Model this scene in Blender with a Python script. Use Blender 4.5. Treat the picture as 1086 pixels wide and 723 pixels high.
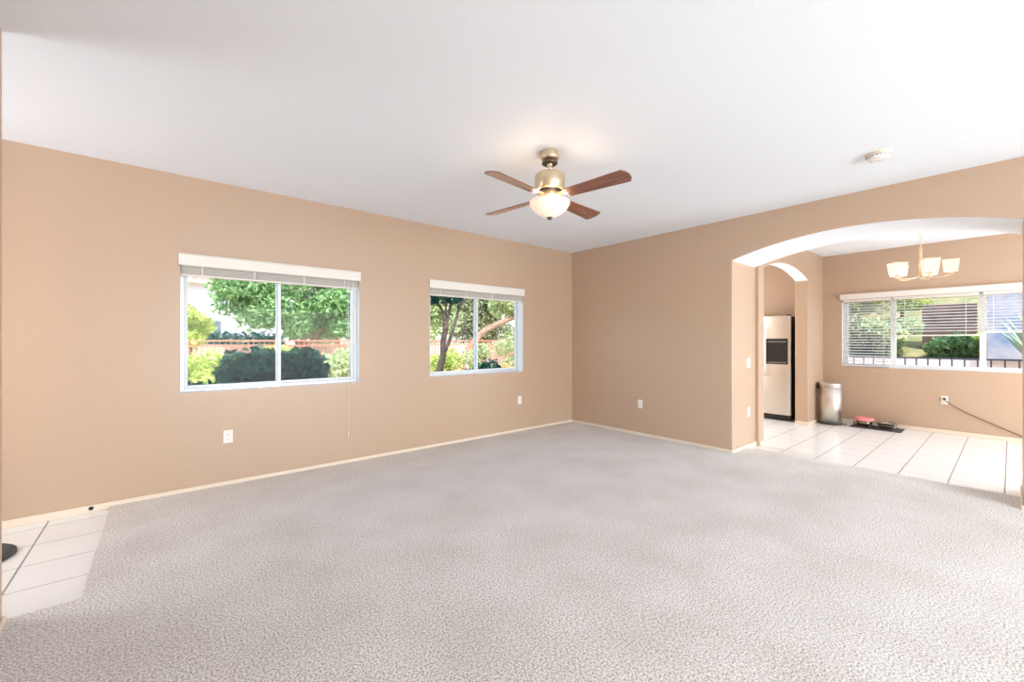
import bpy, bmesh, math, random
import numpy as np
from mathutils import Vector, Matrix, noise

for o in list(bpy.data.objects): bpy.data.objects.remove(o)
scene = bpy.context.scene
C = scene.collection
PI = math.pi
RND = random.Random(7)

# ------------------------------------------------------------------ camera, light, exposure
EYE = 1.335
YAW = math.atan2(530, 443)
cam = bpy.data.cameras.new('camera')
cam.sensor_width = 36; cam.lens = 36 * 443 / 1086
cam.clip_start = .05; cam.clip_end = 300
camo = bpy.data.objects.new('camera', cam); C.objects.link(camo)
camo.location = (0, 0, EYE); camo.rotation_euler = (PI/2, 0, YAW - PI/2)
scene.camera = camo
scene.view_settings.view_transform = 'Standard'
scene.view_settings.look = 'None'
scene.view_settings.gamma = 1
scene.view_settings.use_curve_mapping = False
scene.view_settings.exposure = 0.48
SKY = .48; SUN = 5.4
W = bpy.data.worlds.new('sky'); scene.world = W; W.use_nodes = True
wn = W.node_tree.nodes; wl = W.node_tree.links
bg = wn['Background']
sky = wn.new('ShaderNodeTexSky'); sky.sky_type = 'NISHITA'; sky.sun_disc = False
sky.sun_elevation = math.radians(55); sky.sun_rotation = math.radians(190); sky.dust_density = 2.0
wl.new(sky.outputs[0], bg.inputs[0]); bg.inputs[1].default_value = SKY

def light(name, kind, loc, energy, color=(1, 1, 1), rot=(0, 0, 0), **kw):
    l = bpy.data.lights.new(name, kind); l.energy = energy; l.color = color
    for k, v in kw.items(): setattr(l, k, v)
    o = bpy.data.objects.new(name, l); C.objects.link(o); o.location = loc; o.rotation_euler = rot
    return o
sun = light('sun', 'SUN', (0, -5, 20), SUN, (1.0, .95, .87), angle=math.radians(.6))
sun.rotation_euler = Vector((.22, .55, -.95)).to_track_quat('-Z', 'Y').to_euler()
# added area lamps out of view that brighten the rooms like daylight
light('added_fill_back', 'AREA', (2.4, -4.35, 1.2), 270, (.86, .94, 1.0), (PI/2, 0, 0), shape='RECTANGLE', size=4.6, size_y=2.1)
light('added_fill_dining', 'AREA', (7.2, -1.75, 1.2), 68, (.92, .97, 1.0), (PI/2, 0, 0), shape='RECTANGLE', size=2.0, size_y=2.0)
light('added_fill_entry', 'AREA', (-2.1, 3.8, 1.4), 26, (.93, .96, 1.0), (PI/2, 0, -PI/2), shape='RECTANGLE', size=.9, size_y=1.8)  # added fill lamp, only a solid wall behind it
light('added_fill_kitchen', 'AREA', (6.9, 4.4, 1.5), 45, (1.0, .97, .92), (PI/2, 0, PI), shape='RECTANGLE', size=1.4, size_y=1.2)  # added fill lamp to lift the kitchen, no window modelled there

# ------------------------------------------------------------------ materials
def lin(c):
    r = []
    for v in c[:3]:
        v /= 255.
        r.append(v/12.92 if v <= .04045 else ((v+.055)/1.055)**2.4)
    return (*r, 1)
def mat(name, rgb, rough=.6, metal=0., bump=None, var=None, spec=.5, **kw):
    m = bpy.data.materials.new(name); m.use_nodes = True
    nt = m.node_tree; b = nt.nodes['Principled BSDF']
    b.inputs['Base Color'].default_value = lin(rgb); b.inputs['Roughness'].default_value = rough
    b.inputs['Metallic'].default_value = metal; b.inputs['Specular IOR Level'].default_value = spec
    tc = nt.nodes.new('ShaderNodeTexCoord')
    if var:   # (rgb2, scale, detail)
        n = nt.nodes.new('ShaderNodeTexNoise'); n.inputs['Scale'].default_value = var[1]
        n.inputs['Detail'].default_value = 3
        nt.links.new(tc.outputs['Object'], n.inputs['Vector'])
        r = nt.nodes.new('ShaderNodeValToRGB'); r.color_ramp.elements[0].position = .35; r.color_ramp.elements[1].position = .65
        r.color_ramp.elements[0].color = lin(rgb); r.color_ramp.elements[1].color = lin(var[0])
        nt.links.new(n.outputs['Fac'], r.inputs[0]); nt.links.new(r.outputs[0], b.inputs['Base Color'])
    if bump:  # (scale, strength, distance)
        n = nt.nodes.new('ShaderNodeTexNoise'); n.inputs['Scale'].default_value = bump[0]; n.inputs['Detail'].default_value = 2
        nt.links.new(tc.outputs['Object'], n.inputs['Vector'])
        bp = nt.nodes.new('ShaderNodeBump'); bp.inputs['Strength'].default_value = bump[1]; bp.inputs['Distance'].default_value = bump[2]
        nt.links.new(n.outputs['Fac'], bp.inputs['Height']); nt.links.new(bp.outputs[0], b.inputs['Normal'])
    for k, v in kw.items(): b.inputs[k].default_value = v
    return m

M = {}
M['wall'] = mat('tan_wall_paint', (192, 164, 140), .38, bump=(70, .25, .003), spec=.6)
M['ceiling'] = mat('white_ceiling_texture', (240, 245, 251), .75, bump=(60, .30, .004), spec=.2)
M['trim'] = mat('cream_trim', (230, 214, 194), .45)
M['white'] = mat('white_gloss', (238, 238, 236), .35)
M['vinyl'] = mat('white_vinyl_frame', (226, 231, 234), .35)
M['aluminium'] = mat('aluminium_frame', (206, 212, 216), .35, .35)
M['blind'] = mat('blind_white', (232, 226, 218), .45)
M['plate'] = mat('outlet_plate', (240, 233, 224), .35)
M['slot'] = mat('outlet_slot', (110, 106, 100), .5)
M['black'] = mat('black_plastic', (26, 26, 27), .4)
M['dark'] = mat('dark_grey_rubber', (74, 74, 72), .75, bump=(300, .3, .002))
M['nickel'] = mat('brushed_nickel', (214, 196, 168), .34, .85)
M['nickel_dark'] = mat('dark_nickel', (110, 96, 76), .4, .8)  # plain darker nickel for ring, finial, screws and washer
M['steel'] = mat('polished_steel', (222, 220, 216), .30, 1.0)
M['wire'] = mat('dull_wire', (128, 118, 104), .35, .8)
M['bowl_steel'] = mat('mirror_steel', (190, 184, 176), .12, 1.0)
M['pink'] = mat('pink_plastic', (247, 148, 150), .4)
M['cord'] = mat('brown_cord', (70, 48, 34), .55)
M['house_wall'] = mat('pale_stucco', (206, 208, 216), .9)
M['pinkwall'] = mat('pink_block', (216, 186, 176), .9, var=((196, 164, 150), 2))
M['whitewall'] = mat('white_block', (226, 214, 210), .9)
M['bluewall'] = mat('blue_grey_block', (128, 146, 174), .9, var=((186, 184, 188), 2.6))
M['fence'] = mat('rust_red_paint', (178, 118, 92), .6)
M['fence_dark'] = mat('charcoal_paint', (66, 70, 82), .6)
M['bark'] = mat('dark_bark', (66, 56, 52), .95, bump=(14, .8, .03), var=((96, 84, 78), 9))
M['bark_tan'] = mat('brown_bark', (112, 92, 78), .95, bump=(14, .8, .03), var=((158, 124, 100), 9))
M['ground'] = mat('sunlit_gravel', (214, 192, 170), 1, var=((190, 166, 140), 1.5))
M['soil'] = mat('brown_soil_bank', (150, 140, 104), 1, var=((112, 118, 78), 2.2), bump=(3, .8, .1))
M['rock'] = mat('brown_rock', (150, 124, 108), 1, var=((116, 96, 86), 3), bump=(6, .8, .08))

def carpet_material():
    m = bpy.data.materials.new('grey_beige_carpet'); m.use_nodes = True
    nt = m.node_tree; N = nt.nodes; L = nt.links; b = N['Principled BSDF']
    b.inputs['Roughness'].default_value = 1; b.inputs['Specular IOR Level'].default_value = .05
    b.inputs['Sheen Weight'].default_value = .25; b.inputs['Sheen Roughness'].default_value = .6
    tc = N.new('ShaderNodeTexCoord')
    n1 = N.new('ShaderNodeTexNoise'); n1.inputs['Scale'].default_value = 112; n1.inputs['Detail'].default_value = 4; n1.inputs['Roughness'].default_value = .65
    n2 = N.new('ShaderNodeTexNoise'); n2.inputs['Scale'].default_value = 2.4; n2.inputs['Detail'].default_value = 4
    for n in (n1, n2): L.new(tc.outputs['Object'], n.inputs['Vector'])
    r1 = N.new('ShaderNodeValToRGB'); e = r1.color_ramp.elements
    e[0].position = .36; e[0].color = lin((146, 134, 125)); e[1].position = .57; e[1].color = lin((245, 241, 237))
    L.new(n1.outputs['Fac'], r1.inputs[0])
    r2 = N.new('ShaderNodeValToRGB'); e = r2.color_ramp.elements
    e[0].position = .30; e[0].color = lin((238, 235, 233)); e[1].position = .70; e[1].color = lin((255, 255, 255))
    L.new(n2.outputs['Fac'], r2.inputs[0])
    mx = N.new('ShaderNodeMix'); mx.data_type = 'RGBA'; mx.blend_type = 'MULTIPLY'; mx.inputs[0].default_value = 1
    L.new(r1.outputs[0], mx.inputs[6]); L.new(r2.outputs[0], mx.inputs[7]); L.new(mx.outputs[2], b.inputs['Base Color'])
    bp = N.new('ShaderNodeBump'); bp.inputs['Strength'].default_value = .9; bp.inputs['Distance'].default_value = .004
    L.new(n1.outputs['Fac'], bp.inputs['Height']); L.new(bp.outputs[0], b.inputs['Normal'])
    return m
M['carpet'] = carpet_material()

def tile_material(name, ox, oy, step=.3475, rough=.22, grout=(150, 144, 138), tile=((238, 238, 237), (245, 245, 244)), gx=.0045, gy=.0045):
    """square ceramic tiles; grout lines where x=ox+k*step and y=oy+k*step"""
    m = bpy.data.materials.new(name); m.use_nodes = True
    nt = m.node_tree; N = nt.nodes; L = nt.links; b = N['Principled BSDF']
    tc = N.new('ShaderNodeTexCoord'); sp = N.new('ShaderNodeSeparateXYZ'); L.new(tc.outputs['Object'], sp.inputs[0])
    def op(o, a, bb=None):
        n = N.new('ShaderNodeMath'); n.operation = o
        for i, v in enumerate((a, bb)):
            if v is None: continue
            if isinstance(v, (int, float)): n.inputs[i].default_value = v
            else: L.new(v, n.inputs[i])
        return n.outputs[0]
    def line(s, o, half):
        t = op('DIVIDE', op('SUBTRACT', s, o), step)
        fr = op('FRACT', op('ADD', t, 100.5))
        d = op('MULTIPLY', op('ABSOLUTE', op('SUBTRACT', fr, .5)), step)
        return op('LESS_THAN', d, half)
    g = op('MAXIMUM', line(sp.outputs[0], ox, gx), line(sp.outputs[1], oy, gy))
    n = N.new('ShaderNodeTexNoise'); n.inputs['Scale'].default_value = 4; n.inputs['Detail'].default_value = 5
    L.new(tc.outputs['Object'], n.inputs['Vector'])
    a = N.new('ShaderNodeMix'); a.data_type = 'RGBA'; a.inputs[6].default_value = lin(tile[0]); a.inputs[7].default_value = lin(tile[1])
    L.new(n.outputs['Fac'], a.inputs[0])
    c = N.new('ShaderNodeMix'); c.data_type = 'RGBA'; c.inputs[7].default_value = lin(grout)
    L.new(g, c.inputs[0]); L.new(a.outputs[2], c.inputs[6]); L.new(c.outputs[2], b.inputs['Base Color'])
    b.inputs['Roughness'].default_value = rough
    rr = N.new('ShaderNodeMapRange'); rr.inputs[3].default_value = rough; rr.inputs[4].default_value = .8
    L.new(g, rr.inputs[0]); L.new(rr.outputs[0], b.inputs['Roughness'])
    bp = N.new('ShaderNodeBump'); bp.inputs['Strength'].default_value = .4; bp.inputs['Distance'].default_value = .002; bp.invert = True
    L.new(g, bp.inputs['Height']); L.new(bp.outputs[0], b.inputs['Normal'])
    return m
M['tile'] = tile_material('dining_tile', 5.85, .04, gx=.0026)
M['tile_foyer'] = tile_material('entry_tile', -.65, 3.75, step=.352, gy=.003)

def steel_material():
    m = mat('brushed_stainless', (222, 217, 210), .40, 1.0)
    nt = m.node_tree; N = nt.nodes; L = nt.links; b = N['Principled BSDF']
    tc = N.new('ShaderNodeTexCoord'); mp = N.new('ShaderNodeMapping'); mp.inputs['Scale'].default_value = (400, 400, 3)
    n = N.new('ShaderNodeTexNoise'); n.inputs['Scale'].default_value = 1
    L.new(tc.outputs['Object'], mp.inputs[0]); L.new(mp.outputs[0], n.inputs['Vector'])
    bp = N.new('ShaderNodeBump'); bp.inputs['Strength'].default_value = .08; bp.inputs['Distance'].default_value = .001
    L.new(n.outputs['Fac'], bp.inputs['Height']); L.new(bp.outputs[0], b.inputs['Normal'])
    return m
M['stainless'] = steel_material()

def wood_material():
    m = mat('reddish_brown_wood', (150, 88, 62), .22, **{'Coat Weight': 1.0, 'Coat Roughness': .08})
    nt = m.node_tree; N = nt.nodes; L = nt.links; b = N['Principled BSDF']
    tc = N.new('ShaderNodeTexCoord'); mp = N.new('ShaderNodeMapping'); mp.inputs['Scale'].default_value = (3, 40, 40)
    n = N.new('ShaderNodeTexNoise'); n.inputs['Scale'].default_value = 1; n.inputs['Detail'].default_value = 4
    L.new(tc.outputs['Object'], mp.inputs[0]); L.new(mp.outputs[0], n.inputs['Vector'])
    r = N.new('ShaderNodeValToRGB'); e = r.color_ramp.elements
    e[0].position = .3; e[0].color = lin((100, 56, 42)); e[1].position = .7; e[1].color = lin((152, 92, 68))
    L.new(n.outputs['Fac'], r.inputs[0]); L.new(r.outputs[0], b.inputs['Base Color'])
    return m
M['wood'] = wood_material()

def glass_material():
    m = bpy.data.materials.new('window_glass'); m.use_nodes = True
    nt = m.node_tree; N = nt.nodes; L = nt.links
    for n in list(N): N.remove(n)
    out = N.new('ShaderNodeOutputMaterial'); t = N.new('ShaderNodeBsdfTransparent'); g = N.new('ShaderNodeBsdfGlossy')
    t.inputs[0].default_value = (.95, .97, .97, 1); g.inputs['Roughness'].default_value = .02
    mx = N.new('ShaderNodeMixShader'); mx.inputs[0].default_value = .004; L.new(t.outputs[0], mx.inputs[1]); L.new(g.outputs[0], mx.inputs[2])
    L.new(mx.outputs[0], out.inputs[0])
    return m
M['glass'] = glass_material()

def emit_mix(name, rgb, strength):
    m = mat(name, rgb, .5)
    b = m.node_tree.nodes['Principled BSDF']
    b.inputs['Emission Color'].default_value = lin(rgb); b.inputs['Emission Strength'].default_value = strength
    return m
M['bowl'] = emit_mix('lit_frosted_glass', (255, 240, 220), .22)
M['shade'] = emit_mix('lit_fabric_shade', (255, 238, 214), .22)
M['bulb'] = emit_mix('lit_bulb', (255, 226, 180), 6.)

def leaf_material(name, c1, c2, c3=None, trans=.35):
    m = bpy.data.materials.new(name); m.use_nodes = True
    nt = m.node_tree; N = nt.nodes; L = nt.links
    for n in list(N): N.remove(n)
    out = N.new('ShaderNodeOutputMaterial'); d = N.new('ShaderNodeBsdfDiffuse'); t = N.new('ShaderNodeBsdfTranslucent')
    geo = N.new('ShaderNodeNewGeometry'); r = N.new('ShaderNodeValToRGB'); e = r.color_ramp.elements
    e[0].color = lin(c1); e[1].color = lin(c2)
    if c3:
        x = e.new(.93); x.color = lin(c3); e[1].position = .5
        e[1].color = lin(c2) if e[1].position < .9 else e[1].color
        r.color_ramp.elements[-1].color = lin(c3)
    L.new(geo.outputs['Random Per Island'], r.inputs[0])
    L.new(r.outputs[0], d.inputs[0]); L.new(r.outputs[0], t.inputs[0])
    mx = N.new('ShaderNodeMixShader'); mx.inputs[0].default_value = trans
    L.new(d.outputs[0], mx.inputs[1]); L.new(t.outputs[0], mx.inputs[2]); L.new(mx.outputs[0], out.inputs[0])
    return m
M['leaf_mid'] = leaf_material('mid_green_leaves', (96, 140, 84), (176, 206, 150))
M['leaf_dark'] = leaf_material('dark_green_leaves', (26, 60, 66), (66, 112, 92), trans=.15)
M['leaf_yellow'] = leaf_material('yellow_green_leaves', (150, 178, 84), (214, 222, 140))
M['leaf_dry'] = leaf_material('dry_shrub_leaves', (168, 170, 100), (206, 180, 140))
M['leaf_pale'] = leaf_material('pale_green_leaves', (146, 172, 116), (216, 222, 176))
M['leaf_olive'] = leaf_material('olive_leaves', (110, 126, 92), (186, 188, 148))
M['leaf_flower'] = leaf_material('yellow_orange_blooms', (236, 206, 130), (240, 184, 150))
M['agave'] = mat('agave_leaf', (142, 168, 146), .6)

# ------------------------------------------------------------------ mesh helpers
def obj(name, bm, m, parent=None, smooth=False, bevel=0, seg=2, angle=None):
    me = bpy.data.meshes.new(name); bm.normal_update(); bm.to_mesh(me); bm.free()
    for x in (m if isinstance(m, (list, tuple)) else [m]): me.materials.append(x)
    o = bpy.data.objects.new(name, me); C.objects.link(o)
    if parent is not None: o.parent = parent
    if smooth:
        for p in me.polygons: p.use_smooth = True
    if bevel:
        b = o.modifiers.new('bevel', 'BEVEL'); b.width = bevel; b.segments = seg; b.limit_method = 'ANGLE'; b.angle_limit = math.radians(angle or 35)
        b.harden_normals = False
    return o
def tag(o, label=None, cat=None, group=None, kind=None):
    if label: o['label'] = label
    if cat: o['category'] = cat
    if group: o['group'] = group
    if kind: o['kind'] = kind
    return o
def empty(name, loc, rz=0, label=None, cat=None, group=None, kind=None):
    o = bpy.data.objects.new(name, None); C.objects.link(o); o.location = loc; o.rotation_euler = (0, 0, rz)
    o.empty_display_size = .1
    return tag(o, label, cat, group, kind)
def BM(): return bmesh.new()
def box(bm, x0, x1, y0, y1, z0, z1, mi=0):
    vs = [bm.verts.new((x, y, z)) for x in (x0, x1) for y in (y0, y1) for z in (z0, z1)]
    fs = [(0, 1, 3, 2), (4, 6, 7, 5), (0, 4, 5, 1), (2, 3, 7, 6), (0, 2, 6, 4), (1, 5, 7, 3)]
    for f in fs:
        q = bm.faces.new([vs[i] for i in f]); q.material_index = mi
def BOX(*a):
    bm = BM(); box(bm, *a); return bm
def lathe(bm, prof, n=32, c=(0, 0), ztop=None, cap=True, sx=1., sy=1.):
    rings = []
    for r, z in prof:
        if r < 1e-6: rings.append([bm.verts.new((c[0], c[1], z))]); continue
        rings.append([bm.verts.new((c[0]+sx*r*math.cos(2*PI*i/n), c[1]+sy*r*math.sin(2*PI*i/n), z)) for i in range(n)])
    for a, b in zip(rings, rings[1:]):
        for i in range(n):
            j = (i+1) % n
            if len(a) == 1 and len(b) == 1: continue
            if len(a) == 1: bm.faces.new((a[0], b[j], b[i]))
            elif len(b) == 1: bm.faces.new((a[i], a[j], b[0]))
            else: bm.faces.new((a[i], a[j], b[j], b[i]))
    if cap:
        if len(rings[0]) > 1: bm.faces.new(list(reversed(rings[0])))
        if len(rings[-1]) > 1: bm.faces.new(rings[-1])
    return bm
def tube(bm, pts, r, n=8, cap=True):
    pts = [Vector(p) for p in pts]
    rs = r if isinstance(r, (list, tuple)) else [r]*len(pts)
    rings = []
    up = Vector((0, 0, 1))
    t0 = (pts[1]-pts[0]).normalized()
    u = t0.cross(up)
    if u.length < .05: u = t0.cross(Vector((1, 0, 0)))
    u.normalize()
    for i, p in enumerate(pts):
        t = (pts[min(i+1, len(pts)-1)] - pts[max(i-1, 0)]).normalized()
        u = (u - t*u.dot(t)).normalized(); v = t.cross(u)
        rings.append([bm.verts.new(p + (u*math.cos(2*PI*k/n) + v*math.sin(2*PI*k/n))*rs[i]) for k in range(n)])
    for a, b in zip(rings, rings[1:]):
        for k in range(n): bm.faces.new((a[k], a[(k+1) % n], b[(k+1) % n], b[k]))
    if cap: bm.faces.new(list(reversed(rings[0]))); bm.faces.new(rings[-1])
    return bm
def spline(pts, n=8):
    P = [Vector(p) for p in pts]; P = [P[0]*2-P[1]] + P + [P[-1]*2-P[-2]]; out = []
    for i in range(1, len(P)-2):
        for k in range(n):
            t = k/n; a, b, c, d = P[i-1:i+3]
            out.append(.5*((2*b)+(c-a)*t+(2*a-5*b+4*c-d)*t*t+(3*b-a-3*c+d)*t**3))
    out.append(P[-2]); return out
def prism(bm, poly, lo, hi, axis):
    """poly of 2D points extruded along axis ('x': (y,z), 'y': (x,z), 'z': (x,y))"""
    f = {'x': lambda a, b, t: (t, a, b), 'y': lambda a, b, t: (a, t, b), 'z': lambda a, b, t: (a, b, t)}[axis]
    A = [bm.verts.new(f(a, b, lo)) for a, b in poly]; B = [bm.verts.new(f(a, b, hi)) for a, b in poly]
    bm.faces.new(A); bm.faces.new(list(reversed(B)))
    n = len(poly)
    for i in range(n): bm.faces.new((A[i], B[i], B[(i+1) % n], A[(i+1) % n]))
    bmesh.ops.recalc_face_normals(bm, faces=bm.faces)
    return bm
def holed(u0, u1, z0, z1, t0, t1, holes, axis):
    """flat wall slab with rectangular holes; slot 1 = the returns of the holes"""
    us = sorted({u0, u1, *[h[0] for h in holes], *[h[1] for h in holes]}); zs = sorted({z0, z1, *[h[2] for h in holes], *[h[3] for h in holes]})
    bm = BM(); V = {}
    def v(u, z, t):
        k = (u, z, t)
        if k not in V: V[k] = bm.verts.new((u, t, z) if axis == 'y' else (t, u, z))
        return V[k]
    solid = {}
    for i in range(len(us)-1):
        for j in range(len(zs)-1):
            cu = (us[i]+us[i+1])/2; cz = (zs[j]+zs[j+1])/2
            solid[i, j] = not any(h[0] < cu < h[1] and h[2] < cz < h[3] for h in holes)
    for (i, j), s in solid.items():
        if not s: continue
        a, b, c, d = us[i], us[i+1], zs[j], zs[j+1]
        for t in (t0, t1): bm.faces.new((v(a, c, t), v(b, c, t), v(b, d, t), v(a, d, t)))
        for (di, dj), e in {(-1, 0): ((a, c), (a, d)), (1, 0): ((b, c), (b, d)), (0, -1): ((a, c), (b, c)), (0, 1): ((a, d), (b, d))}.items():
            if not solid.get((i+di, j+dj), False):
                f = bm.faces.new((v(*e[0], t0), v(*e[1], t0), v(*e[1], t1), v(*e[0], t1)))
                if (i+di, j+dj) in solid: f.material_index = 1
    bmesh.ops.recalc_face_normals(bm, faces=bm.faces)
    return bm
def struct(name, bm, m, **kw):
    return tag(obj(name, bm, m, **kw), kind='structure')

# ------------------------------------------------------------------ room shell
H = 2.767; XR = 5.117; XB = 5.84; YL = 4.596; YJ = 2.10; YK = 2.06; YKB = 2.235; XF = 8.62; YA = -.06
W1 = (.115, 1.655, .885, 2.03); W2 = (2.522, 4.05, .892, 2.03); W3 = (-.42, 1.80, .915, 2.03)
# floors
bm = BM(); prism(bm, [(-.32, 3.035), (-.32, YL), (XR, YL), (XR, YJ), (5.53, YJ), (5.53, YA), (XR, YA), (XR, -4.5), (-.57, -4.5), (-.57, 3.035)], .0, .027, 'z')
fl = struct('floor', bm, M['carpet']); fl['label'] = 'grey beige cut pile carpet'
struct('floor', BOX(-2.3, -.32, 3.0, YL, -.06, 0), M['tile_foyer'])
struct('floor', BOX(XR-.05, XF, -1.8, 5.0, -.06, 0), M['tile'])
struct('floor', BOX(-.7, XR, -4.6, YL, -.06, -.001), M['dark'])
# ceiling + roof, deepened at the unseen back to block the sun
struct('ceiling', BOX(-2.4, XF+.15, -4.7, 5.1, H, H+.12), M['ceiling'])
struct('trim_roof', BOX(-2.9, XF+.55, -7.5, 5.25, H+.13, H+.35), M['house_wall'])
# window wall
struct('wall_left', holed(-2.3, XB, -.05, H+.05, YL, YL+.16, [W1, W2], 'y'), [M['wall'], M['white']])
# arched wall
pts = [(-4.5, -.05), (YA, -.05)]
NA = 40; cy = (YA+YJ)/2; hw = (YJ-YA)/2; zs, zp = 2.28, 2.447
Rr = (hw*hw + (zp-zs)**2)/(2*(zp-zs)); zc = zp-Rr
arc = [(cy+Rr*math.sin(t), zc+Rr*math.cos(t)) for t in [(-1+2*i/NA)*math.asin(hw/Rr) for i in range(NA+1)]]
pts += arc + [(YJ, -.05), (YL+.1, -.05), (YL+.1, H+.05), (-4.5, H+.05)]
bm = BM(); prism(bm, pts, XR, XB, 'x')
for f in bm.faces:
    if f.normal.z < -.5 and f.calc_center_median().z > 1: f.material_index = 1
struct('wall_right', bm, [M['wall'], M['ceiling']], bevel=.010, seg=3, angle=60)
# kitchen wall with small arch
KX0, KX1 = 5.985, 7.80
kz0, kz1 = 2.29, 2.432
kc = (KX0+KX1)/2; kh = (KX1-KX0)/2; KR = (kh*kh+(kz1-kz0)**2)/(2*(kz1-kz0)); kzc = kz1-KR
karc = [(kc+KR*math.sin(t), kzc+KR*math.cos(t)) for t in [(-1+2*i/30)*math.asin(kh/KR) for i in range(31)]]
bm = BM(); prism(bm, [(XB-.03, -.05), (KX0, -.05)] + karc + [(KX1, -.05), (XF+.05, -.05), (XF+.05, H+.05), (XB-.03, H+.05)], YK, YKB, 'y')
for f in bm.faces:
    if f.normal.z < -.5 and f.calc_center_median().z > 1: f.material_index = 1
struct('wall_kitchen', bm, [M['wall'], M['ceiling']], bevel=.010, seg=3, angle=60)
# far dining wall
struct('wall_far', holed(-1.8, 5.0, 0, H, XF, XF+.16, [W3], 'x'), [M['wall'], M['white']])
struct('wall_kitchen_back', BOX(XB, XF, 5.0, 5.1, 0, H), M['wall'])
struct('wall_dining_side', holed(XB, XF, 0, H, -1.9, -1.8, [(6.2, 8.2, .0, 2.1)], 'y'), [M['wall'], M['white']])
# partition by the entry, and the walls behind the camera
struct('wall_partition', BOX(-.70, -.57, -4.5, 3.0, -.05, H+.05), M['wall'], bevel=.012, seg=3)
struct('wall_entry_side', BOX(-2.4, -2.3, 2.9, YL, 0, H), M['wall'])
struct('wall_entry_back', BOX(-2.3, -.70, 2.85, 3.0, 0, H), M['wall'])
struct('wall_back', holed(-.70, XB, 0, H, -4.6, -4.5, [(.4, 4.4, .0, 2.1)], 'y'), [M['wall'], M['white']])
# added sliding doors out of view, there to frame the area lamps
def added_glazed_door(n, x0, x1, y):
    d = empty('door_%d' % n, ((x0+x1)/2, y, 0), kind='structure')
    bm = BM(); w = .06; a = -(x1-x0)/2; b = -a
    for u0, u1 in ((a, 0), (0, b)):
        box(bm, u0, u0+w, -.03, .03, 0, 2.1); box(bm, u1-w, u1, -.03, .03, 0, 2.1)
        box(bm, u0+w, u1-w, -.03, .03, 0, w); box(bm, u0+w, u1-w, -.03, .03, 2.1-w, 2.1)
    obj('door_frame', bm, M['vinyl'], d)
    bm = BM(); box(bm, a+w, b-w, -.003, .003, w, 2.1-w); obj('pane', bm, M['glass'], d)
added_glazed_door(1, .4, 4.4, -4.55); added_glazed_door(2, 6.2, 8.2, -1.85)

# baseboards
def base(name, *segs):
    bm = BM()
    for s in segs: box(bm, *s, 0, .058)
    struct(name, bm, M['trim'], bevel=.004)
e = .012
base('baseboard_left', (-2.3, XR, YL-e, YL))
base('baseboard_right', (XR-e, XR, YJ-e, YL-e), (XR, XB, YJ-e, YJ))
base('baseboard_right_arch', (XR-e, XR, -4.5, YA+e), (XR, XB+e, YA, YA+e), (XB, XB+e, -1.8, YA))
base('baseboard_kitchen', (XB-e, KX0+e, YK-e, YK), (XB-e, XB, YK, YJ), (KX0, KX0+e, YK, YKB), (KX1-e, XF-e, YK-e, YK), (KX1-e, KX1, YK, YKB))
base('baseboard_far', (XF-e, XF, -1.8, YK-e))
base('baseboard_partition', (-.57, -.57+e, -4.5, 3.0), (-.70, -.57+e, 3.0, 3.0+e))

# ------------------------------------------------------------------ windows
def slider_window(n, w, y):
    x0, x1, z0, z1 = w
    r = empty('window_%d' % n, ((x0+x1)/2, y+.11, z0), kind='structure')
    a = -(x1-x0)/2; b = -a; h = z1-z0
    bm = BM(); f = .028
    box(bm, a, a+f, -.035, .035, 0, h); box(bm, b-f, b, -.035, .035, 0, h)
    box(bm, a+f, b-f, -.035, .035, 0, f); box(bm, a+f, b-f, -.035, .035, h-f, h)
    obj('window_frame', bm, M['aluminium'], r, bevel=.003)
    for k, (u0, u1, yy) in enumerate(((a+f, .02, -.012), (-.02, b-f, .014))):
        bm = BM(); s = .026
        box(bm, u0, u0+s, yy-.012, yy+.012, f, h-f); box(bm, u1-s, u1, yy-.012, yy+.012, f, h-f)
        box(bm, u0+s, u1-s, yy-.012, yy+.012, f, f+s); box(bm, u0+s, u1-s, yy-.012, yy+.012, h-f-s, h-f)
        sa = obj('sash', bm, M['vinyl'], r, bevel=.002)
        bm = BM(); box(bm, u0+s, u1-s, yy-.002, yy+.002, f+s, h-f-s); obj('pane', bm, M['glass'], sa)
    bm = BM(); box(bm, -.012, .008, -.045, -.024, h*.44, h*.50); obj('latch', bm, M['aluminium'], r, bevel=.002)
    return r
slider_window(1, W1, YL); slider_window(2, W2, YL)
def three_window(n, w, x):
    y0, y1, z0, z1 = w
    r = empty('window_%d' % n, (x+.11, (y0+y1)/2, z0), kind='structure')
    a = -(y1-y0)/2; b = -a; h = z1-z0; f = .03; mid = (y0+y1)/2
    bm = BM()
    box(bm, -.035, .035, a, a+f, 0, h); box(bm, -.035, .035, b-f, b, 0, h)
    box(bm, -.035, .035, a+f, b-f, 0, f); box(bm, -.035, .035, a+f, b-f, h-f, h)
    obj('window_frame', bm, M['vinyl'], r, bevel=.003)
    ys = [a+f, .255-mid, 1.18-mid, b-f]
    for i in range(3):
        u0, u1 = ys[i], ys[i+1]; s = .032
        bm = BM(); box(bm, -.02, .02, u0, u0+s, f, h-f); box(bm, -.02, .02, u1-s, u1, f, h-f)
        box(bm, -.02, .02, u0+s, u1-s, f, f+.025); box(bm, -.02, .02, u0+s, u1-s, h-f-.025, h-f)
        sa = obj('sash', bm, M['vinyl'], r, bevel=.002)
        bm = BM(); box(bm, -.002, .002, u0+s, u1-s, f+.025, h-f-.025); obj('pane', bm, M['glass'], sa)
    return r
three_window(3, W3, XF)

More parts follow.
